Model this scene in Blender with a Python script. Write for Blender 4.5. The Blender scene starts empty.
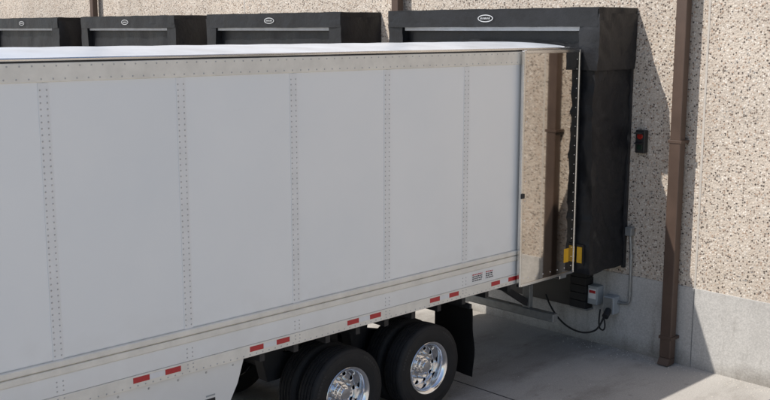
import bpy, bmesh, math, random
from mathutils import Vector, Matrix, noise
random.seed(4)
S=bpy.context.scene
C=bpy.context.collection
S.view_settings.view_transform='Standard'
try: S.view_settings.look='None'
except: pass
S.view_settings.exposure=0

# ---------------- materials ----------------
def newmat(name):
    m=bpy.data.materials.new(name); m.use_nodes=True
    nt=m.node_tree; b=nt.nodes['Principled BSDF']
    return m,nt,b
def N(nt,t,**k):
    n=nt.nodes.new(t)
    for a,v in k.items():
        if a in n.inputs: n.inputs[a].default_value=v
        else: setattr(n,a,v)
    return n
def ramp(nt,stops,interp='LINEAR'):
    r=nt.nodes.new('ShaderNodeValToRGB'); r.color_ramp.interpolation=interp
    e=r.color_ramp.elements
    while len(e)<len(stops): e.new(0.5)
    for i,(p,c) in enumerate(stops):
        e[i].position=p; e[i].color=(c[0],c[1],c[2],1) if len(c)==3 else c
    return r
def objco(nt):
    g=nt.nodes.new('ShaderNodeNewGeometry'); return g.outputs['Position']
def mixc(nt,a,b,fac,mode='MIX'):
    m=nt.nodes.new('ShaderNodeMix'); m.data_type='RGBA'; m.blend_type=mode
    for s,v in ((m.inputs[6],a),(m.inputs[7],b),(m.inputs[0],fac)):
        if hasattr(v,'links') : nt.links.new(v,s)
        else:
            s.default_value = v if isinstance(v,(int,float)) else (v[0],v[1],v[2],1)
    return m.outputs[2]
def simple(name,col,rough=0.5,metal=0.0,var=0.12,scale=3.0,bump=0.0,bscale=40,spec=0.5,stretch=(1,1,1)):
    m,nt,b=newmat(name)
    P=objco(nt)
    mp=N(nt,'ShaderNodeMapping'); mp.inputs['Scale'].default_value=stretch
    nt.links.new(P,mp.inputs['Vector'])
    n=N(nt,'ShaderNodeTexNoise',Scale=scale,Detail=6.0,Roughness=0.6)
    nt.links.new(mp.outputs[0],n.inputs['Vector'])
    r=ramp(nt,[(0.3,[c*(1-var) for c in col]),(0.7,[min(1,c*(1+var*0.6)) for c in col])])
    nt.links.new(n.outputs['Fac'],r.inputs[0]); nt.links.new(r.outputs[0],b.inputs['Base Color'])
    mr=N(nt,'ShaderNodeMapRange'); mr.inputs['To Min'].default_value=max(0.02,rough*0.8); mr.inputs['To Max'].default_value=min(1,rough*1.2)
    nt.links.new(n.outputs['Fac'],mr.inputs['Value']); nt.links.new(mr.outputs[0],b.inputs['Roughness'])
    b.inputs['Metallic'].default_value=metal
    b.inputs['Specular IOR Level'].default_value=spec
    if bump>0:
        n2=N(nt,'ShaderNodeTexNoise',Scale=bscale,Detail=4.0)
        nt.links.new(mp.outputs[0],n2.inputs['Vector'])
        bp=N(nt,'ShaderNodeBump',Strength=bump,Distance=0.01)
        nt.links.new(n2.outputs['Fac'],bp.inputs['Height']); nt.links.new(bp.outputs[0],b.inputs['Normal'])
    return m

def mat_aggregate():
    m,nt,b=newmat('exposed_aggregate')
    P=objco(nt)
    nw=N(nt,'ShaderNodeTexNoise',Scale=22.0,Detail=2.0); nt.links.new(P,nw.inputs['Vector'])
    ad=nt.nodes.new('ShaderNodeVectorMath'); ad.operation='MULTIPLY_ADD'
    nt.links.new(nw.outputs['Color'],ad.inputs[0]); ad.inputs[1].default_value=(.018,.018,.018); nt.links.new(P,ad.inputs[2])
    v=N(nt,'ShaderNodeTexVoronoi',Scale=40.0); nt.links.new(ad.outputs[0],v.inputs['Vector'])
    sep=N(nt,'ShaderNodeSeparateColor'); nt.links.new(v.outputs['Color'],sep.inputs[0])
    r=ramp(nt,[(0.0,(.09,.073,.062)),(0.11,(.21,.165,.135)),(0.23,(.40,.30,.23)),(0.33,(.52,.455,.385)),(0.60,(.62,.565,.495)),(0.82,(.72,.68,.62)),(0.95,(.30,.29,.275))],'CONSTANT')
    nt.links.new(sep.outputs[0],r.inputs[0])
    dm=ramp(nt,[(0.38,(0,0,0)),(0.58,(1,1,1))]); nt.links.new(v.outputs['Distance'],dm.inputs[0])
    c1=mixc(nt,r.outputs[0],(.53,.475,.41),dm.outputs[0])
    v2=N(nt,'ShaderNodeTexVoronoi',Scale=110.0); nt.links.new(P,v2.inputs['Vector'])
    sep2=N(nt,'ShaderNodeSeparateColor'); nt.links.new(v2.outputs['Color'],sep2.inputs[0])
    r2=ramp(nt,[(0.0,(.62,.58,.55)),(0.3,(.95,.95,.95)),(0.75,(1.12,1.1,1.08))]); nt.links.new(sep2.outputs[1],r2.inputs[0])
    c2=mixc(nt,c1,r2.outputs[0],0.8,'MULTIPLY')
    n=N(nt,'ShaderNodeTexNoise',Scale=0.7,Detail=5.0); nt.links.new(P,n.inputs['Vector'])
    r3=ramp(nt,[(0.3,(.86,.85,.84)),(0.7,(1.06,1.05,1.04))]); nt.links.new(n.outputs['Fac'],r3.inputs[0])
    c3=mixc(nt,c2,r3.outputs[0],1.0,'MULTIPLY')
    mp=N(nt,'ShaderNodeMapping'); mp.inputs['Scale'].default_value=(5,5,0.3); nt.links.new(P,mp.inputs['Vector'])
    n4=N(nt,'ShaderNodeTexNoise',Scale=1.0,Detail=5.0); nt.links.new(mp.outputs[0],n4.inputs['Vector'])
    r4=ramp(nt,[(0.35,(.88,.86,.84)),(0.55,(1,1,1))]); nt.links.new(n4.outputs['Fac'],r4.inputs[0])
    c3=mixc(nt,c3,r4.outputs[0],0.7,'MULTIPLY')
    nt.links.new(c3,b.inputs['Base Color']); b.inputs['Roughness'].default_value=0.85
    inv=N(nt,'ShaderNodeMath',operation='SUBTRACT'); inv.inputs[0].default_value=1.0; nt.links.new(v.outputs['Distance'],inv.inputs[1])
    bp=N(nt,'ShaderNodeBump',Strength=0.5,Distance=0.010)
    nt.links.new(inv.outputs[0],bp.inputs['Height']); nt.links.new(bp.outputs[0],b.inputs['Normal'])
    return m
def mat_concrete(name,base,wall=False):
    m,nt,b=newmat(name)
    P=objco(nt)
    n=N(nt,'ShaderNodeTexNoise',Scale=0.9,Detail=8.0,Roughness=0.65); nt.links.new(P,n.inputs['Vector'])
    r=ramp(nt,[(0.25,[c*0.80 for c in base]),(0.5,base),(0.75,[min(1,c*1.12) for c in base])]); nt.links.new(n.outputs['Fac'],r.inputs[0])
    n2=N(nt,'ShaderNodeTexNoise',Scale=60.0,Detail=4.0); nt.links.new(P,n2.inputs['Vector'])
    r2=ramp(nt,[(0.3,(.82,.82,.82)),(0.7,(1.12,1.12,1.12))]); nt.links.new(n2.outputs['Fac'],r2.inputs[0])
    c=mixc(nt,r.outputs[0],r2.outputs[0],1.0,'MULTIPLY')
    mp=N(nt,'ShaderNodeMapping'); mp.inputs['Scale'].default_value=(3,3,0.5) if wall else (0.9,0.35,1)
    nt.links.new(P,mp.inputs['Vector'])
    n3=N(nt,'ShaderNodeTexNoise',Scale=1.6,Detail=7.0,Roughness=0.7); nt.links.new(mp.outputs[0],n3.inputs['Vector'])
    r3=ramp(nt,[(0.36,(.60,.58,.55)),(0.5,(1,1,1))]); nt.links.new(n3.outputs['Fac'],r3.inputs[0])
    c=mixc(nt,c,r3.outputs[0],0.6,'MULTIPLY')
    sx=N(nt,'ShaderNodeSeparateXYZ'); nt.links.new(P,sx.inputs[0])
    if not wall:
        v=N(nt,'ShaderNodeTexVoronoi',Scale=3.2); nt.links.new(P,v.inputs['Vector'])
        rv=ramp(nt,[(0.0,(.45,.43,.41)),(0.07,(.7,.69,.68)),(0.12,(1,1,1))]); nt.links.new(v.outputs['Distance'],rv.inputs[0])
        c=mixc(nt,c,rv.outputs[0],0.5,'MULTIPLY')
        # worn wheel tracks leading to the dock
        for xt in (-7.75,-9.75):
            s1=N(nt,'ShaderNodeMath',operation='SUBTRACT'); nt.links.new(sx.outputs[0],s1.inputs[0]); s1.inputs[1].default_value=xt
            s2=N(nt,'ShaderNodeMath',operation='ABSOLUTE'); nt.links.new(s1.outputs[0],s2.inputs[0])
            s3=N(nt,'ShaderNodeMath',operation='ADD'); nt.links.new(s2.outputs[0],s3.inputs[0])
            s4=N(nt,'ShaderNodeMath',operation='MULTIPLY_ADD'); nt.links.new(n3.outputs['Fac'],s4.inputs[0]); s4.inputs[1].default_value=.6; s4.inputs[2].default_value=-.3
            nt.links.new(s4.outputs[0],s3.inputs[1])
            rt=ramp(nt,[(0.15,(.68,.67,.66)),(0.45,(1,1,1))]); nt.links.new(s3.outputs[0],rt.inputs[0])
            c=mixc(nt,c,rt.outputs[0],0.7,'MULTIPLY')
    if wall:
        rz=ramp(nt,[(0.0,(.62,.6,.57)),(0.22,(1,1,1))])
        az=N(nt,'ShaderNodeMath',operation='ADD'); nt.links.new(sx.outputs[2],az.inputs[0])
        ns=N(nt,'ShaderNodeMath',operation='MULTIPLY_ADD'); nt.links.new(n.outputs['Fac'],ns.inputs[0]); ns.inputs[1].default_value=0.5; ns.inputs[2].default_value=-0.25
        nt.links.new(ns.outputs[0],az.inputs[1]); nt.links.new(az.outputs[0],rz.inputs[0])
        c=mixc(nt,c,rz.outputs[0],1.0,'MULTIPLY')
    nt.links.new(c,b.inputs['Base Color']); b.inputs['Roughness'].default_value=0.85
    bp=N(nt,'ShaderNodeBump',Strength=0.3,Distance=0.004); nt.links.new(n2.outputs['Fac'],bp.inputs['Height']); nt.links.new(bp.outputs[0],b.inputs['Normal'])
    return m
def mat_white_panel():
    m,nt,b=newmat('trailer_white_paint')
    P=objco(nt)
    n=N(nt,'ShaderNodeTexNoise',Scale=0.55,Detail=4.0,Roughness=0.55); nt.links.new(P,n.inputs['Vector'])
    r=ramp(nt,[(0.3,(.835,.85,.85)),(0.7,(.90,.90,.885))]); nt.links.new(n.outputs['Fac'],r.inputs[0])
    oi=nt.nodes.new('ShaderNodeObjectInfo')
    ro=ramp(nt,[(0.0,(.95,.955,.96)),(1.0,(1,1,1))]); nt.links.new(oi.outputs['Random'],ro.inputs[0])
    c=mixc(nt,r.outputs[0],ro.outputs[0],1.0,'MULTIPLY')
    sx=N(nt,'ShaderNodeSeparateXYZ'); nt.links.new(P,sx.inputs[0])
    n2=N(nt,'ShaderNodeTexNoise',Scale=5.0,Detail=6.0); nt.links.new(P,n2.inputs['Vector'])
    rz=ramp(nt,[(0.28,(.78,.75,.71)),(0.46,(1,1,1))])
    mz=N(nt,'ShaderNodeMath',operation='MULTIPLY_ADD'); nt.links.new(sx.outputs[2],mz.inputs[0]); mz.inputs[1].default_value=0.25
    nm=N(nt,'ShaderNodeMath',operation='MULTIPLY_ADD'); nt.links.new(n2.outputs['Fac'],nm.inputs[0]); nm.inputs[1].default_value=0.16; nm.inputs[2].default_value=-0.08
    nt.links.new(nm.outputs[0],mz.inputs[2]); nt.links.new(mz.outputs[0],rz.inputs[0])
    c=mixc(nt,c,rz.outputs[0],0.5,'MULTIPLY')
    # sparse scuffs
    mp=N(nt,'ShaderNodeMapping'); mp.inputs['Scale'].default_value=(1,0.5,7); nt.links.new(P,mp.inputs['Vector'])
    n5=N(nt,'ShaderNodeTexNoise',Scale=2.5,Detail=8.0,Roughness=0.75); nt.links.new(mp.outputs[0],n5.inputs['Vector'])
    r5=ramp(nt,[(0.70,(1,1,1)),(0.76,(.72,.71,.70))]); nt.links.new(n5.outputs['Fac'],r5.inputs[0])
    c=mixc(nt,c,r5.outputs[0],0.6,'MULTIPLY')
    nt.links.new(c,b.inputs['Base Color'])
    b.inputs['Roughness'].default_value=0.24
    n4=N(nt,'ShaderNodeTexNoise',Scale=1.3,Detail=0.0); nt.links.new(P,n4.inputs['Vector'])
    bp=N(nt,'ShaderNodeBump',Strength=0.35,Distance=0.02); nt.links.new(n4.outputs['Fac'],bp.inputs['Height']); nt.links.new(bp.outputs[0],b.inputs['Normal'])
    return m
M={}
M['agg']=mat_aggregate()
M['base']=mat_concrete('precast_concrete',(.47,.455,.43),True)
M['ground']=mat_concrete('yard_concrete',(.40,.38,.35))
M['white']=mat_white_panel()
M['ivory']=simple('rail_reflect_tint',(.82,.78,.70),0.38,0,0.12,5,0.1)  # warm ivory tint puts reflected light into the rail colour
M['seam']=simple('seam_paint',(.80,.80,.79),0.4,0,0.07,5)
M['rivet']=simple('rivet',(.50,.49,.48),0.4,0.3,0.1,5)
M['roof']=simple('roof_sheet',(.60,.64,.69),0.32,0.1,0.16,2,0.15,3)
M['steel']=simple('polished_stainless',(.60,.565,.52),0.045,1,0.10,4,0.02,1.5)
M['steel2']=simple('brushed_steel',(.72,.71,.69),0.22,1,0.1,4)
M['alu']=simple('polished_aluminium',(.88,.88,.89),0.14,1,0.08,20)
M['vinyl']=simple('black_vinyl',(.012,.0125,.015),0.43,0,0.3,6,0.6,14,0.42)
M['rubber']=simple('rubber',(.022,.021,.021),0.75,0,0.35,8,0.3,60,0.4)
M['dark']=simple('chassis_paint',(.022,.022,.024),0.6,0,0.3,8)
M['galv']=simple('galvanised',(.30,.31,.31),0.45,0.6,0.2,12)
M['brown']=simple('brown_downspout',(.082,.052,.038),0.5,0,0.2,3,0.1,8)
M['grey']=simple('grey_enclosure',(.36,.38,.39),0.45,0,0.1,8)
M['red']=simple('red_reflector',(.48,.02,.025),0.35,0,0.12,30)
M['wht']=simple('white_reflector',(.78,.78,.78),0.35,0,0.05,20)
M['emb']=simple('emblem_print',(.50,.51,.52),0.5,0,0.15,20)
M['yel']=simple('yellow_label',(.72,.40,.02),0.45,0,0.1,20)
M['greystrip']=simple('header_strip',(.40,.41,.43),0.4,0.2,0.15,10)
M['door']=simple('dock_door_paint',(.6,.6,.58),0.5,0,0.1,3)
M['blk']=simple('black_plastic',(.02,.02,.02),0.4,0,0.1,10)
M['caulk']=simple('caulk',(.50,.46,.41),0.8,0,0.1,10)
M['lensr']=simple('red_lens',(.30,.015,.01),0.2,0,0.1,20)
M['lensg']=simple('dark_lens',(.012,.03,.02),0.2,0,0.1,20)
M['amber']=simple('amber_lens',(.6,.16,.01),0.25,0,0.1,20)

# ---------------- helpers ----------------
def empty(name,loc=(0,0,0)):
    e=bpy.data.objects.new(name,None); e.location=loc; e.empty_display_size=0.3; C.objects.link(e); return e
def link(name,me,mat,parent=None):
    o=bpy.data.objects.new(name,me); C.objects.link(o)
    if mat: me.materials.append(M[mat])
    if parent:
        o.parent=parent; o.matrix_parent_inverse=Matrix.Translation(parent.location).inverted()
    return o
def box(name,x0,x1,y0,y1,z0,z1,mat,parent=None,bev=0.0,seg=2):
    bm=bmesh.new(); bmesh.ops.create_cube(bm,size=1)
    for v in bm.verts:
        v.co=Vector(((x0+x1)/2+v.co.x*(x1-x0),(y0+y1)/2+v.co.y*(y1-y0),(z0+z1)/2+v.co.z*(z1-z0)))
    if bev>0: bmesh.ops.bevel(bm,geom=bm.edges[:],offset=bev,segments=seg,affect='EDGES',profile=0.5)
    me=bpy.data.meshes.new(name); bm.to_mesh(me); bm.free()
    return link(name,me,mat,parent)
def cloth(name,x0,x1,y0,y1,z0,z1,mat,parent,amp=0.012,step=0.05,seed=0,fold=0.0):
    bm=bmesh.new()
    nx=max(2,int((x1-x0)/step)); ny=max(2,int((y1-y0)/step)); nz=max(2,int((z1-z0)/step))
    def face(o,u,v,nu,nv):
        g=[[bm.verts.new(o+u*(i/nu)+v*(j/nv)) for j in range(nv+1)] for i in range(nu+1)]
        for i in range(nu):
            for j in range(nv):
                bm.faces.new((g[i][j],g[i+1][j],g[i+1][j+1],g[i][j+1]))
    X=Vector((x1-x0,0,0));Y=Vector((0,y1-y0,0));Z=Vector((0,0,z1-z0));O=Vector((x0,y0,z0))
    face(O,X,Z,nx,nz); face(O+Y,Z,X,nz,nx); face(O,Z,Y,nz,ny); face(O+X,Y,Z,ny,nz); face(O,Y,X,ny,nx); face(O+Z,X,Y,nx,ny)
    bmesh.ops.remove_doubles(bm,verts=bm.verts,dist=0.001)
    for v in bm.verts:
        p=v.co
        q=Vector((p.x*3.0+seed,p.y*3.0,p.z*1.1))
        d=Vector((noise.noise(q),noise.noise(q+Vector((9,3,1))),noise.noise(q+Vector((2,8,5)))*0.4))
        q2=Vector((p.x*9+seed,p.y*9+p.z*4,p.z*7))
        d+=0.35*Vector((noise.noise(q2),noise.noise(q2+Vector((5,5,5))),0))
        off=d*amp*2
        if fold>0:   # sharp creases running diagonally across the sheet
            s=p.y*2.2+p.z*1.3+noise.noise(Vector((p.x*2,p.y*2,p.z*1.5+seed)))*1.6
            s2=p.y*-2.8+p.z*2.1+noise.noise(Vector((p.x*2+7,p.y*2,p.z+seed)))*1.8
            cr=max(0,1-abs((s%1.0)-.5)*7)+0.7*max(0,1-abs((s2%1.0)-.5)*8)
            nrm=Vector((1 if p.x>(x0+x1)/2 else -1,-0.4,0))
            off+=nrm*cr*fold
        v.co=p+off
    bmesh.ops.recalc_face_normals(bm,faces=bm.faces)
    me=bpy.data.meshes.new(name); bm.to_mesh(me); bm.free()
    for p in me.polygons: p.use_smooth=True
    me.set_sharp_from_angle(angle=math.radians(50))
    return link(name,me,mat,parent)
def poly_x(name,pts,x0,x1,mat,parent,bev=0):   # pts in (y,z) extruded in x
    bm=bmesh.new()
    vs=[bm.verts.new((x0,y,z)) for y,z in pts]; f=bm.faces.new(vs)
    r=bmesh.ops.extrude_face_region(bm,geom=[f])
    for v in r['geom']:
        if isinstance(v,bmesh.types.BMVert): v.co.x=x1
    bmesh.ops.recalc_face_normals(bm,faces=bm.faces)
    if bev>0: bmesh.ops.bevel(bm,geom=bm.edges[:],offset=bev,segments=2,affect='EDGES')
    me=bpy.data.meshes.new(name); bm.to_mesh(me); bm.free(); return link(name,me,mat,parent)
def lathe_x(name,prof,center,mat,parent,seg=64,close=False):
    bm=bmesh.new(); rings=[]
    for i in range(seg):
        a=2*math.pi*i/seg
        rings.append([bm.verts.new((center[0]+x,center[1]+r*math.cos(a),center[2]+r*math.sin(a))) for x,r in prof])
    n=len(prof)
    for i in range(seg):
        A=rings[i];B=rings[(i+1)%seg]
        for j in range(n if close else n-1):
            k=(j+1)%n
            bm.faces.new((A[j],A[k],B[k],B[j]))
    bmesh.ops.remove_doubles(bm,verts=bm.verts,dist=1e-5)
    bmesh.ops.recalc_face_normals(bm,faces=bm.faces)
    me=bpy.data.meshes.new(name); bm.to_mesh(me); bm.free()
    for p in me.polygons: p.use_smooth=True
    me.set_sharp_from_angle(angle=math.radians(35))
    return link(name,me,mat,parent)
def cyl(bm,p,d,r,h,seg=12,r2=None):
    rot=Vector((0,0,1)).rotation_difference(Vector(d).normalized()).to_matrix().to_4x4()
    mat=Matrix.Translation(Vector(p)+Vector(d).normalized()*h/2)@rot
    bmesh.ops.create_cone(bm,cap_ends=True,segments=seg,radius1=r,radius2=r if r2 is None else r2,depth=h,matrix=mat)
def cyls(name,items,mat,parent,seg=12):
    bm=bmesh.new()
    for it in items: cyl(bm,*it[:4],seg=seg,r2=it[4] if len(it)>4 else None)
    me=bpy.data.meshes.new(name); bm.to_mesh(me); bm.free()
    for p in me.polygons: p.use_smooth=True
    me.set_sharp_from_angle(angle=math.radians(40))
    return link(name,me,mat,parent)
def rivets(name,pts,nrm,r,h,mat,parent):
    n=Vector(nrm); 
    u=Vector((0,0,1)) if abs(n.z)<0.5 else Vector((1,0,0)); w=n.cross(u)
    vs=[];fs=[]
    K=6
    for p in pts:
        p=Vector(p); b=len(vs)
        for k in range(K):
            a=2*math.pi*k/K; vs.append(p+r*(u*math.cos(a)+w*math.sin(a)))
        for k in range(K):
            a=2*math.pi*k/K; vs.append(p+n*h+0.55*r*(u*math.cos(a)+w*math.sin(a)))
        for k in range(K): fs.append((b+k,b+(k+1)%K,b+K+(k+1)%K,b+K+k))
        fs.append(tuple(b+K+k for k in range(K)))
    me=bpy.data.meshes.new(name); me.from_pydata(vs,[],fs); me.update()
    return link(name,me,mat,parent)
def tube(name,pts,r,mat,parent,smooth=True):
    cu=bpy.data.curves.new(name,'CURVE'); cu.dimensions='3D'; cu.bevel_depth=r; cu.bevel_resolution=3; cu.use_fill_caps=True
    sp=cu.splines.new('NURBS' if smooth else 'POLY'); sp.points.add(len(pts)-1)
    for i,p in enumerate(pts): sp.points[i].co=(*p,1)
    if smooth: sp.use_endpoint_u=True; sp.order_u=3; sp.resolution_u=8
    cu.materials.append(M[mat])
    o=bpy.data.objects.new(name,cu); C.objects.link(o)
    if parent: o.parent=parent; o.matrix_parent_inverse=Matrix.Translation(parent.location).inverted()
    return o

WY=11.47
# ---------------- ground ----------------
g=box('ground',-600,600,-600,600,-0.3,0.0,'ground')
gj=empty('pavement_joints',(0,0,0))
k=0
for yy in (8.9,4.4,-0.1,-4.6,-9.1): 
    box('joint_%d'%k,-60,60,yy-.006,yy+.006,0.0,0.004,'dark',gj); k+=1
for xx in (-13.5,-4.9,-0.4,4.1,8.6):
    box('joint_%d'%k,xx-.006,xx+.006,-40,11.4,0.0,0.0055,'dark',gj); k+=1
vs=[];fs=[]
for i in range(420):
    x=random.uniform(-9.5,-3.5); y=WY-.03-abs(random.gauss(0,.16)); r=random.uniform(.004,.012)
    if random.random()<.25: y=random.uniform(9.0,11.3)
    b=len(vs)
    for q in range(5):
        a=q*1.2566+random.random()*.6; vs.append((x+r*math.cos(a),y+r*math.sin(a),0.0))
    vs.append((x,y,r*.8))
    for q in range(5): fs.append((b+q,b+(q+1)%5,b+5))
me=bpy.data.meshes.new('loose_gravel'); me.from_pydata(vs,[],fs); me.update(); link('loose_gravel',me,'caulk')
# ---------------- building ----------------
B=empty('warehouse_building',(0,WY,0))
box('aggregate_wall',-70,60,WY,WY+0.3,1.05,9.0,'agg',B)
box('concrete_base_wall',-70,60,WY-0.012,WY+0.3,-0.2,1.049,'base',B,0.004)
box('parapet_cap',-70.1,60.1,WY-0.05,WY+0.45,9.0,9.15,'brown',B)
box('roof',-70,60,WY+0.31,WY+60,8.4,8.6,'grey',B)
box('back_wall',-70,60,WY+60,WY+60.3,0,9,'agg',B)
box('side_wall_a',-70.3,-70,WY,WY+60.3,0,9,'agg',B); box('side_wall_b',60,60.3,WY,WY+60.3,0,9,'agg',B)
for i,x in enumerate((-25.15,-15.65,-6.15,3.35,12.85)):
    box('panel_joint_%d'%i,x-.014,x+.014,WY-0.004,WY+.01,1.05,9.0,'caulk',B)
    box('base_joint_%d'%i,x-.005,x+.005,WY-0.016,WY+.01,0.0,1.045,'galv',B)
# ---------------- shelters ----------------
YF=10.6
def shelter(cx,idx):
    e=empty('dock_shelter',(cx,YF,0)); x0,x1=cx-1.85,cx+1.85
    fine=0.035 if idx==0 else 0.08
    cloth('hood_top',x0,x1,YF,WY-.01,4.42,4.58,'vinyl',e,0.012,fine,idx*7,.005)
    box('hood_front_strip',x0+.3,x1-.3,YF+.03,YF+.09,4.29,4.345,'greystrip',e,0.006)
    cloth('hood_front',x0+.01,x1-.01,YF-.012,YF+.05,4.34,4.56,'vinyl',e,0.010,0.05,idx*3+1)
    cloth('hood_corner_r',x1-.28,x1+.008,YF+.0,WY-.02,3.80,4.50,'vinyl',e,0.014,fine,idx+2,.010)
    cloth('hood_corner_l',x0-.008,x0+.28,YF+.0,WY-.02,3.80,4.50,'vinyl',e,0.014,fine,idx+5,.010)
    cloth('head_curtain',x0+.27,x1-.27,YF+.12,YF+.17,3.75,4.38,'vinyl',e,0.014,0.06,idx+8)
    for s,(a,b) in (('r',(x1-.42,x1-.045)),('l',(x0+.045,x0+.42))):
        cloth('side_pad_'+s,a,b,YF+.03,WY-.03,1.18,3.84,'vinyl',e,0.022,fine,idx+11,.018)
    box('base_rail_r',x1-.06,x1-.02,WY-.06,WY-.0125,1.15,4.5,'dark',e)
    box('base_rail_l',x0+.02,x0+.06,WY-.06,WY-.0125,1.15,4.5,'dark',e)
    bm=bmesh.new(); K=28; ex=cx+.05; ez=4.455
    vo=[bm.verts.new((ex+.135*math.cos(2*math.pi*i/K),YF-.034,ez+.050*math.sin(2*math.pi*i/K))) for i in range(K)]
    vi=[bm.verts.new((ex+.120*math.cos(2*math.pi*i/K),YF-.034,ez+.039*math.sin(2*math.pi*i/K))) for i in range(K)]
    for i in range(K): bm.faces.new((vo[i],vo[(i+1)%K],vi[(i+1)%K],vi[i]))
    for q in range(5):
        xx=ex-.085+q*.035
        bm.faces.new([bm.verts.new(c) for c in ((xx,YF-.034,ez-.012),(xx+.018,YF-.034,ez-.012),(xx+.022,YF-.034,ez+.012),(xx+.004,YF-.034,ez+.012))])
    me=bpy.data.meshes.new('emblem'); bm.to_mesh(me); bm.free(); link('emblem',me,'emb',e)
    box('warning_label',x1-.20,x1-.125,YF-.022,YF-.016,1.33,1.54,'yel',e)
    box('label_backing',x1-.22,x1-.105,YF-.0155,YF+.03,1.30,1.57,'vinyl',e)
    d=empty('overhead_dock_door',(cx,WY,0))
    for i in range(5): box('door_panel_%d'%i,cx-1.3,cx+1.3,WY-.045,WY-.001,1.25+i*.56,1.80+i*.56,'door',d,0.008)
    l=empty('dock_leveler',(cx,WY,0))
    box('pit_shade_sheet',cx-1.05,cx+1.05,WY-.035,WY-.013,.45,1.2,'blk',l)  # flat black sheet on the wall; its colour paints the leveler recess's shade
    box('leveler_lip',cx-1.0,cx+1.0,WY-.16,WY-.036,1.10,1.19,'dark',l,0.01)
    for s in (-1,1):
        bp=empty('dock_bumper',(cx+s*1.2,WY,0.8))
        for q in range(6):
            z=.50+q*.11
            box('lamination_%d'%q,cx+s*1.2-.13,cx+s*1.2+.13,WY-.20,WY-.013,z,z+.104,'rubber',bp,0.006)
        box('end_angle',cx+s*1.2-.14,cx+s*1.2+.14,WY-.17,WY-.013,.47,.495,'galv',bp)
for i in range(5): shelter(-9.0-4.78*i,i)
shelter(0.6,5)
# ---------------- downspouts ----------------
def downspout(x):
    e=empty('downspout',(x,WY,0))
    box('pipe',x-.078,x+.078,WY-.20,WY-.07,0.10,2.93,'brown',e,0.012)
    box('pipe_upper',x-.074,x+.074,WY-.196,WY-.073,2.931,9.0,'brown',e,0.012)
    poly_x('shoe',[(WY-.20,.10),(WY-.07,.10),(WY-.09,.015),(WY-.25,.015)],x-.078,x+.078,'brown',e,0.004)
    for z in (.35,2.9,5.6,8.3):
        box('strap_%d'%int(z),x-.095,x+.095,WY-.207,WY-.012,z,z+.04,'brown',e,0.004)
for x in (-6.42,-11.42,-21.2,8.0): downspout(x)
# ---------------- signal light ----------------
sg=empty('dock_signal_light',(-6.98,WY,2.87))
box('housing',-7.05,-6.91,WY-.10,WY-.012,2.72,3.02,'blk',sg,0.012)
cyls('red_lens',[((-6.98,WY-.101,2.94),(0,-1,0),.042,.012,.036)],'lensr',sg,20)
cyls('green_lens',[((-6.98,WY-.101,2.80),(0,-1,0),.042,.012,.036)],'lensg',sg,20)
poly_x('visor_top',[(WY-.10,3.0),(WY-.17,2.985),(WY-.17,2.975),(WY-.10,2.99)],-7.035,-6.925,'blk',sg)
poly_x('visor_mid',[(WY-.10,2.87),(WY-.16,2.85),(WY-.16,2.84),(WY-.10,2.86)],-7.035,-6.925,'blk',sg)
# ---------------- conduit & boxes ----------------
cd=empty('electrical_conduit',(-7.08,WY,1.2))
tube('pipe',[(-7.09,WY-.06,1.62),(-7.06,WY-.06,1.40),(-7.06,WY-.06,.85),(-7.06,WY-.06,.70),(-7.10,WY-.06,.66),(-7.22,WY-.06,.66)],.019,'galv',cd)
cyls('couplings',[((-7.06,WY-.06,1.30),(0,0,1),.026,.05),((-7.06,WY-.06,.78),(0,0,1),.026,.05),((-7.23,WY-.06,.66),(1,0,0),.028,.04)],'galv',cd)
box('pull_box',-7.15,-7.05,WY-.10,WY-.012,1.60,1.72,'galv',cd,0.01)
jb=empty('electrical_box',(-7.3,WY,.6))
box('cabinet',-7.40,-7.23,WY-.17,WY-.012,.50,.74,'grey',jb,0.012)
box('cover',-7.385,-7.245,WY-.182,WY-.171,.515,.725,'galv',jb,0.004)
cyls('receptacle',[((-7.30,WY-.18,.56),(0.2,-1,-.6),.045,.13)],'dark',jb,16)
cb=empty('control_box',(-7.6,WY,.75))
box('enclosure',-7.66,-7.50,WY-.16,WY-.012,.58,.84,'grey',cb,0.01)
box('label',-7.64,-7.52,WY-.164,WY-.1605,.66,.80,'wht',cb)
box('label_stripe',-7.63,-7.53,WY-.167,WY-.1645,.74,.78,'red',cb)
cbl=empty('power_cable',(-7.6,WY-.2,.3))
tube('cable',[(-7.30,WY-.28,.50),(-7.32,WY-.34,.36),(-7.42,WY-.36,.26),(-7.65,WY-.35,.20),(-7.95,WY-.32,.26),(-8.2,WY-.28,.45),(-8.3,WY-.25,.6)],.013,'rubber',cbl)
tube('cable_b',[(-7.32,WY-.28,.52),(-7.24,WY-.33,.40),(-7.27,WY-.33,.30),(-7.38,WY-.31,.34),(-7.42,WY-.2,.55)],.011,'rubber',cbl)

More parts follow.
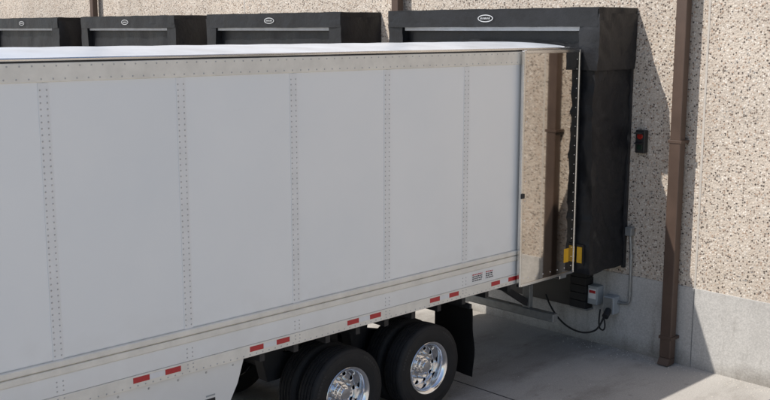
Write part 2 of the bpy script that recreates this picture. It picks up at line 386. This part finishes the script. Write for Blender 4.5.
# ---------------- trailer ----------------
T=empty('semi_trailer',(-8.75,3,0))
XR=-7.45; XL=-10.05; YB=10.58; YN=-5.6
box('cargo_body',XL+.01,XR-.006,YN+.02,YB-.16,1.26,4.04,'white',T)
seams=[3.52+1.243*i for i in range(-7,6)]
edges=[YN+.05]+seams+[YB-.14]
for side,xs,sg_ in (('r',XR,1),('l',XL,-1)):
    for i in range(len(edges)-1):
        a,b=edges[i],edges[i+1]
        xa,xb=sorted((xs-sg_*.006,xs))
        box('side_panel_%s_%d'%(side,i),xa,xb,a+.0015,b-.0015,1.66,3.90,'white',T,0.0012,1)
    pts=[]
    for i,s in enumerate(seams):
        xa,xb=sorted((xs,xs+sg_*.004))
        box('seam_%s_%d'%(side,i),xa,xb,s-.045,s+.045,1.655,3.895,'seam',T,0.001,1)
        for q in range(44):
            z=1.69+q*.050
            pts+= [(xs+sg_*.004,s-.028,z),(xs+sg_*.004,s+.028,z)]
        for z in (1.39,1.43,1.47): pts+=[(xs+sg_*.006,s-.028,z),(xs+sg_*.006,s+.028,z)]
        for z in (1.29,1.325): pts+=[(xs+sg_*.012,s-.028,z),(xs+sg_*.012,s+.028,z)]
    rivets('seam_rivets_'+side,pts,(sg_,0,0),.0080,.004,'rivet',T)
    xa,xb=sorted((xs-sg_*.05,xs+sg_*.012))
    box('top_rail_'+side,xa,xb,YN+.03,YB-.13,3.90,4.050,'ivory',T,0.006)
    xa,xb=sorted((xs-sg_*.05,xs+sg_*.004))
    box('drip_gap_'+side,xa,xb,YN+.03,YB-.13,4.051,4.062,'dark',T)
    xa,xb=sorted((xs-sg_*.06,xs+sg_*.020))
    box('roof_edge_'+side,xa,xb,YN+.03,YB-.02,4.063,4.088,'steel2',T,0.008,3)
    pr=[]
    y=YN+.15
    while y<YB-.2:
        pr.append((xs+sg_*.012,y,3.925)); pr.append((xs+sg_*.012,y+.03,4.025)); y+=.0995
    rivets('rail_rivets_'+side,pr,(sg_,0,0),.008,.004,'rivet',T)
    xa,xb=sorted((xs-sg_*.05,xs+sg_*.024)); box('rub_rail_upper_'+side,xa,xb,YN+.03,YB-.13,1.595,1.655,'ivory',T,0.014,3)
    xa,xb=sorted((xs-sg_*.05,xs+sg_*.018)); box('rub_rail_lower_'+side,xa,xb,YN+.03,YB-.13,1.525,1.588,'ivory',T,0.012,3)
    xa,xb=sorted((xs-sg_*.05,xs+sg_*.006)); box('lower_band_'+side,xa,xb,YN+.03,YB-.13,1.355,1.524,'white',T,0.002,1)
    xa,xb=sorted((xs-sg_*.05,xs+sg_*.012)); box('bottom_rail_'+side,xa,xb,YN+.03,YB-.01,1.235,1.352,'ivory',T,0.005)
    pr=[]; y=YN+.15
    while y<YB-.1:
        pr.append((xs+sg_*.012,y,1.258)); y+=.075
    rivets('bottom_rivets_'+side,pr,(sg_,0,0),.008,.004,'rivet',T)
    for i,s in enumerate(seams[:-1]):
        c=s+.90
        if i==len(seams)-2: c=s+.72
        xa,xb=sorted((xs+sg_*.0125,xs+sg_*.0145))
        for kk,(a,b,mt) in enumerate(((-.24,-.08,'red'),(-.078,.078,'wht'),(.08,.24,'red'))):
            box('tape_%s_%d_%d'%(side,i,kk),xa,xb,c+a,c+b,1.285,1.335,mt,T)
    xa,xb=sorted((xs+sg_*.0125,xs+sg_*.03))
    box('side_marker_'+side,xa,xb,10.2,10.3,1.27,1.31,'red',T,0.006)
    box('side_marker_mid_'+side,xa,xb,2.4,2.5,1.27,1.31,'amber',T,0.006)
for n_,(a,b) in enumerate(((8.62,8.82),(8.86,9.02))):
    box('marking_plate_%d'%n_,XR+.006,XR+.0085,a,b,1.385,1.495,'wht',T)
    for q in range(4):
        z=1.400+q*.024; y=a+.012
        while y<b-.02:
            w_=random.uniform(.012,.035); y2=min(y+w_,b-.012)
            box('marking_text_%d_%d_%d'%(n_,q,int(y*1000)),XR+.0087,XR+.0095,y,y2,z,z+.013,'red' if q==3 else 'dark',T); y=y2+.008
bm=bmesh.new(); nx=12; ny=108
gv=[[None]*(ny+1) for _ in range(nx+1)]
for i in range(nx+1):
    for j in range(ny+1):
        u=i/nx*2-1
        y=YN+.04+(YB-.06-YN)*j/ny
        gv[i][j]=bm.verts.new((XL+.03+(XR-XL-.06)*i/nx,y,4.078+.066*(1-abs(u)**2.6)+.0025*math.cos(j*math.pi/2)))
for i in range(nx):
    for j in range(ny): bm.faces.new((gv[i][j],gv[i+1][j],gv[i+1][j+1],gv[i][j+1]))
me=bpy.data.meshes.new('roof_sheet'); bm.to_mesh(me); bm.free()
for p in me.polygons: p.use_smooth=True
link('roof_sheet',me,'roof',T)
box('nose_wall',XL,XR,YN,YN+.03,1.24,4.06,'white',T,0.01)
for s,xs in ((1,XR),(-1,XL)):
    xa,xb=sorted((xs-s*.10,xs+s*.014))
    box('rear_post_%d'%(s+1),xa,xb,YB-.125,YB,1.353,4.062,'steel2',T,0.008)
box('rear_header',XL+.105,XR-.105,YB-.12,YB-.003,3.90,4.10,'steel2',T,0.008)
box('rear_sill',XL+.05,XR-.05,YB-.15,YB,1.10,1.30,'steel2',T,0.008)
for s,xs,nm in ((1,XR,'r'),(-1,XL,'l')):
    xa,xb=sorted((xs+s*.045,xs+s*.075))
    box('door_leaf_'+nm,xa,xb,9.44,10.555,1.21,4.05,'steel',T,0.004)
    for a,b,c,d,q in ((9.415,9.455,1.20,4.06,0),(10.53,10.565,1.20,4.06,1)):
        x2=sorted((xs+s*.040,xs+s*.084)); box('door_edge_%s_%d'%(nm,q),x2[0],x2[1],a,b,c,d,'steel2',T,0.008)
    for a,b,q in ((1.195,1.235,2),(4.025,4.065,3)):
        x2=sorted((xs+s*.041,xs+s*.082)); box('door_edge_%s_%d'%(nm,q),x2[0],x2[1],9.456,10.529,a,b,'steel2',T,0.006)
    cyls('hinges_'+nm,[((xs+s*.03,YB+.005,z),(0,0,1),.018,.12) for z in (1.5,2.1,2.7,3.3,3.8)],'steel2',T)
    pr=[(xs+s*.0755,10.49,1.3+.12*i) for i in range(23)]+[(xs+s*.0755,9.50,1.3+.24*i) for i in range(12)]+[(xs+s*.0755,9.6+.15*i,1.29) for i in range(6)]
    rivets('door_rivets_'+nm,pr,(s,0,0),.008,.005,'alu',T)
    x2=sorted((xs+s*.0755,xs+s*.078)); box('door_label_'+nm,x2[0],x2[1],10.33,10.43,1.36,1.54,'yel',T)
    x2=sorted((xs+s*.085,xs+s*.105)); box('holdback_'+nm,x2[0],x2[1],9.40,9.46,2.3,2.36,'dark',T,0.004)
for i in range(38):
    y=YN+.3+i*.42
    box('crossmember_%d'%i,XL+.06,XR-.06,y-.03,y+.03,1.13,1.255,'dark',T)
for x in (-9.25,-8.25):
    box('slider_rail_%.0f'%(-x*10),x-.06,x+.06,4.6,10.3,.93,1.128,'dark',T,0.01)
cyls('air_tank',[((-9.0,5.3,.86),(1,0,0),.12,.7)],'dark',T,20)
prof_t=[(-.10,.285),(-.122,.315),(-.136,.37),(-.138,.41),(-.130,.455),(-.118,.485),(-.105,.496),
 (-.080,.499),(-.078,.486),(-.066,.486),(-.064,.500),(-.030,.501),(-.028,.487),(-.014,.487),(-.012,.501),
 (.012,.501),(.014,.487),(.028,.487),(.030,.501),(.064,.500),(.066,.486),(.078,.486),(.080,.499),
 (.105,.496),(.118,.485),(.128,.462),(.1305,.461),(.1315,.455),(.130,.453),(.138,.41),(.1375,.398),(.1395,.396),(.1385,.390),(.136,.37),(.124,.325),(.127,.322),(.122,.312),(.10,.285)]
prof_r=[(-.10,.283),(-.11,.29),(-.06,.262),(.04,.262),(.098,.270),(.104,.282),(.112,.303),(.118,.306),(.1225,.302),(.120,.292),(.113,.278),(.105,.268),(.06,.252),(-.03,.248),(-.06,.245)]
for ai,yw in enumerate((6.72,7.96)):
    cyls('axle_%d'%ai,[((XL+.3,yw,.5),(1,0,0),.065,2.0)],'dark',T,16)
    for s,xo in ((1,XR-.02),(-1,XL+.02)):
        cxo=xo-s*.138
        for d in (0,1):
            cc=(cxo-s*d*.33,yw,.501)
            lathe_x('tyre_%d_%d_%d'%(ai,s+1,d),[(s*a,r) for a,r in prof_t],cc,'rubber',T,80)
            lathe_x('rim_%d_%d_%d'%(ai,s+1,d),[(s*a,r) for a,r in prof_r],cc,'alu',T,72)
        cc=(cxo,yw,.501)
        bm=bmesh.new()
        for base_a in (0.5,2.4,4.4):
            for q in range(7):
                a0=base_a+q*.085; a1=a0+.055
                f=[]
                for aa,rr in ((a0,.425),(a1,.425),(a1,.448),(a0,.448)):
                    f.append(bm.verts.new((cc[0]+s*(.1385-(rr-.41)*.13),cc[1]+rr*math.cos(aa),cc[2]+rr*math.sin(aa))))
                bm.faces.new(f)
        me=bpy.data.meshes.new('sidewall_lettering'); bm.to_mesh(me); bm.free(); link('sidewall_lettering_%d_%d'%(ai,s+1),me,'dark',T)
        o=lathe_x('wheel_disc_%d_%d'%(ai,s+1),[(-s*.050,.249),(-s*.020,.222),(-s*.012,.19),(-s*.022,.165),(-s*.022,.10),(-s*.034,.10),(-s*.034,.165),(-s*.026,.19),(-s*.034,.222),(-s*.062,.249)],cc,'alu',T,96,True)
        cut=cyls('cutter',[((cc[0]-.15,cc[1]+.203*math.cos(k*math.pi/5),cc[2]+.203*math.sin(k*math.pi/5)),(1,0,0),.026,.3) for k in range(10)],None,None,20)
        md=o.modifiers.new('b','BOOLEAN'); md.object=cut; md.operation='DIFFERENCE'; md.solver='EXACT'
        bpy.context.view_layer.update()
        dg=bpy.context.evaluated_depsgraph_get()
        me=bpy.data.meshes.new_from_object(o.evaluated_get(dg)); o.modifiers.clear(); o.data=me
        bpy.data.objects.remove(cut)
        lathe_x('hub_%d_%d'%(ai,s+1),[(-s*.03,.108),(-s*.0,.106),(s*.004,.098),(s*.035,.090),(s*.040,.084),(s*.042,.074),(s*.075,.068),(s*.082,.060),(s*.084,.02),(s*.084,.0)],cc,'alu',T,40)
        cyls('lug_nuts_%d_%d'%(ai,s+1),[((cc[0]-s*.022,cc[1]+.1425*math.cos((k+.5)*math.pi/5),cc[2]+.1425*math.sin((k+.5)*math.pi/5)),(s,0,0),.019,.034,.015) for k in range(10)],'steel2',T,6)
        lathe_x('brake_drum_%d_%d'%(ai,s+1),[(-s*.08,.0),(-s*.08,.21),(-s*.30,.215),(-s*.30,.0)],cc,'dark',T,32)
        hx=-8.25 if s==1 else -9.25
        cyls('air_spring_%d_%d'%(ai,s+1),[((hx,yw+.35,.62),(0,0,1),.13,.32)],'rubber',T,20)
        poly_x('trailing_arm_%d_%d'%(ai,s+1),[(yw-.5,.75),(yw-.4,.9),(yw+.5,.66),(yw+.5,.56),(yw,.52),(yw-.5,.62)],hx-.05,hx+.05,'dark',T,0.008)
        poly_x('hanger_%d_%d'%(ai,s+1),[(yw-.62,.93),(yw-.32,.93),(yw-.38,.60),(yw-.54,.60)],hx-.08,hx+.08,'dark',T,0.006)
for s,xa,xb in ((1,-8.13,-7.50),(-1,-10.0,-9.37)):
    bm=bmesh.new(); K=10
    g_=[[bm.verts.new((xa+(xb-xa)*i/6,8.70+.05*math.sin(j/K*2.4)+.012*math.sin(i*1.3+j),1.05-.85*j/K)) for j in range(K+1)] for i in range(7)]
    for i in range(6):
        for j in range(K): bm.faces.new((g_[i][j],g_[i+1][j],g_[i+1][j+1],g_[i][j+1]))
    bmesh.ops.solidify(bm,geom=bm.faces[:],thickness=.012)
    me=bpy.data.meshes.new('mud_flap'); bm.to_mesh(me); bm.free()
    for p in me.polygons: p.use_smooth=True
    me.set_sharp_from_angle(angle=math.radians(50)); link('mud_flap_%d'%(s+1),me,'rubber',T)
box('mud_flap_bracket',-10.0,-7.5,8.66,8.70,1.05,1.11,'dark',T,0.006)
box('impact_guard_bar',-9.95,-7.58,10.42,10.53,.50,.61,'galv',T,0.012)
for i,x in enumerate((-9.45,-8.05)):
    box('guard_upright_%d'%i,x-.06,x+.06,10.44,10.52,.61,1.10,'galv',T,0.008)
    poly_x('guard_brace_%d'%i,[(10.44,.64),(10.44,.74),(9.75,1.13),(9.62,1.13)],x-.03,x+.03,'dark',T)
box('rear_bumper_pad',XR-.3,XR-.08,YB,YB+.03,1.12,1.26,'rubber',T,0.005)
sk_=[(-1.6,1.232),(5.38,1.232),(5.30,1.0),(4.95,.38),(-1.2,.38)]
poly_x('side_skirt_r',sk_,XR-.045,XR-.025,'white',T,0.003)
poly_x('side_skirt_l',sk_,XL+.025,XL+.045,'white',T,0.003)
pr=[(XR-.025,5.25-.3*i,1.19) for i in range(22)]
rivets('skirt_bolts',pr,(1,0,0),.012,.006,'rivet',T)
box('skirt_label',XR-.024,XR-.0225,4.90,5.04,.90,.93,'dark',T)
box('skirt_label_b',XR-.024,XR-.0225,4.94,5.04,.95,.965,'grey',T)
for s,x in ((1,-7.95),(-1,-9.55)):
    box('landing_leg_%d'%(s+1),x-.07,x+.07,-2.35,-2.2,.42,1.2,'galv',T,0.008)
    box('landing_leg_inner_%d'%(s+1),x-.05,x+.05,-2.325,-2.225,.06,.42,'galv',T,0.005)
    box('landing_foot_%d'%(s+1),x-.14,x+.14,-2.42,-2.13,.0,.06,'galv',T,0.01)
box('landing_cross_tube',-9.5,-8.0,-2.31,-2.24,.70,.77,'galv',T)
box('kingpin_plate',-9.4,-8.1,-5.3,-3.9,1.08,1.14,'dark',T)

# ---------------- light ----------------
d=Vector((.6,1.0,-1.5)).normalized()
L=bpy.data.lights.new('sun','SUN'); L.energy=5.0; L.angle=math.radians(0.5); L.color=(1.0,.95,.885)
lo=bpy.data.objects.new('sun',L); C.objects.link(lo); lo.location=(-10,-15,25)
lo.rotation_euler=d.to_track_quat('-Z','Y').to_euler()
w=bpy.data.worlds.new('World'); S.world=w; w.use_nodes=True
nt=w.node_tree; bg=nt.nodes['Background']
sk=nt.nodes.new('ShaderNodeTexSky'); sk.sky_type='NISHITA'; sk.sun_disc=False
sk.sun_elevation=math.asin(-d.z); sk.sun_rotation=math.atan2(-d.x,-d.y)%(2*math.pi)
sk.dust_density=1.6
nt.links.new(sk.outputs[0],bg.inputs[0]); bg.inputs[1].default_value=0.135
# ---------------- camera ----------------
cam=bpy.data.cameras.new('camera'); co=bpy.data.objects.new('camera',cam); C.objects.link(co)
cam.sensor_width=36; cam.lens=46.75; cam.clip_end=2000; cam.clip_start=0.1
th=math.radians(45.9); ph=math.radians(9.65)
F=Vector((-math.cos(ph)*math.sin(th),math.cos(ph)*math.cos(th),-math.sin(ph)))
co.location=(0,0,4.3); co.rotation_euler=F.to_track_quat('-Z','Y').to_euler()
S.camera=co
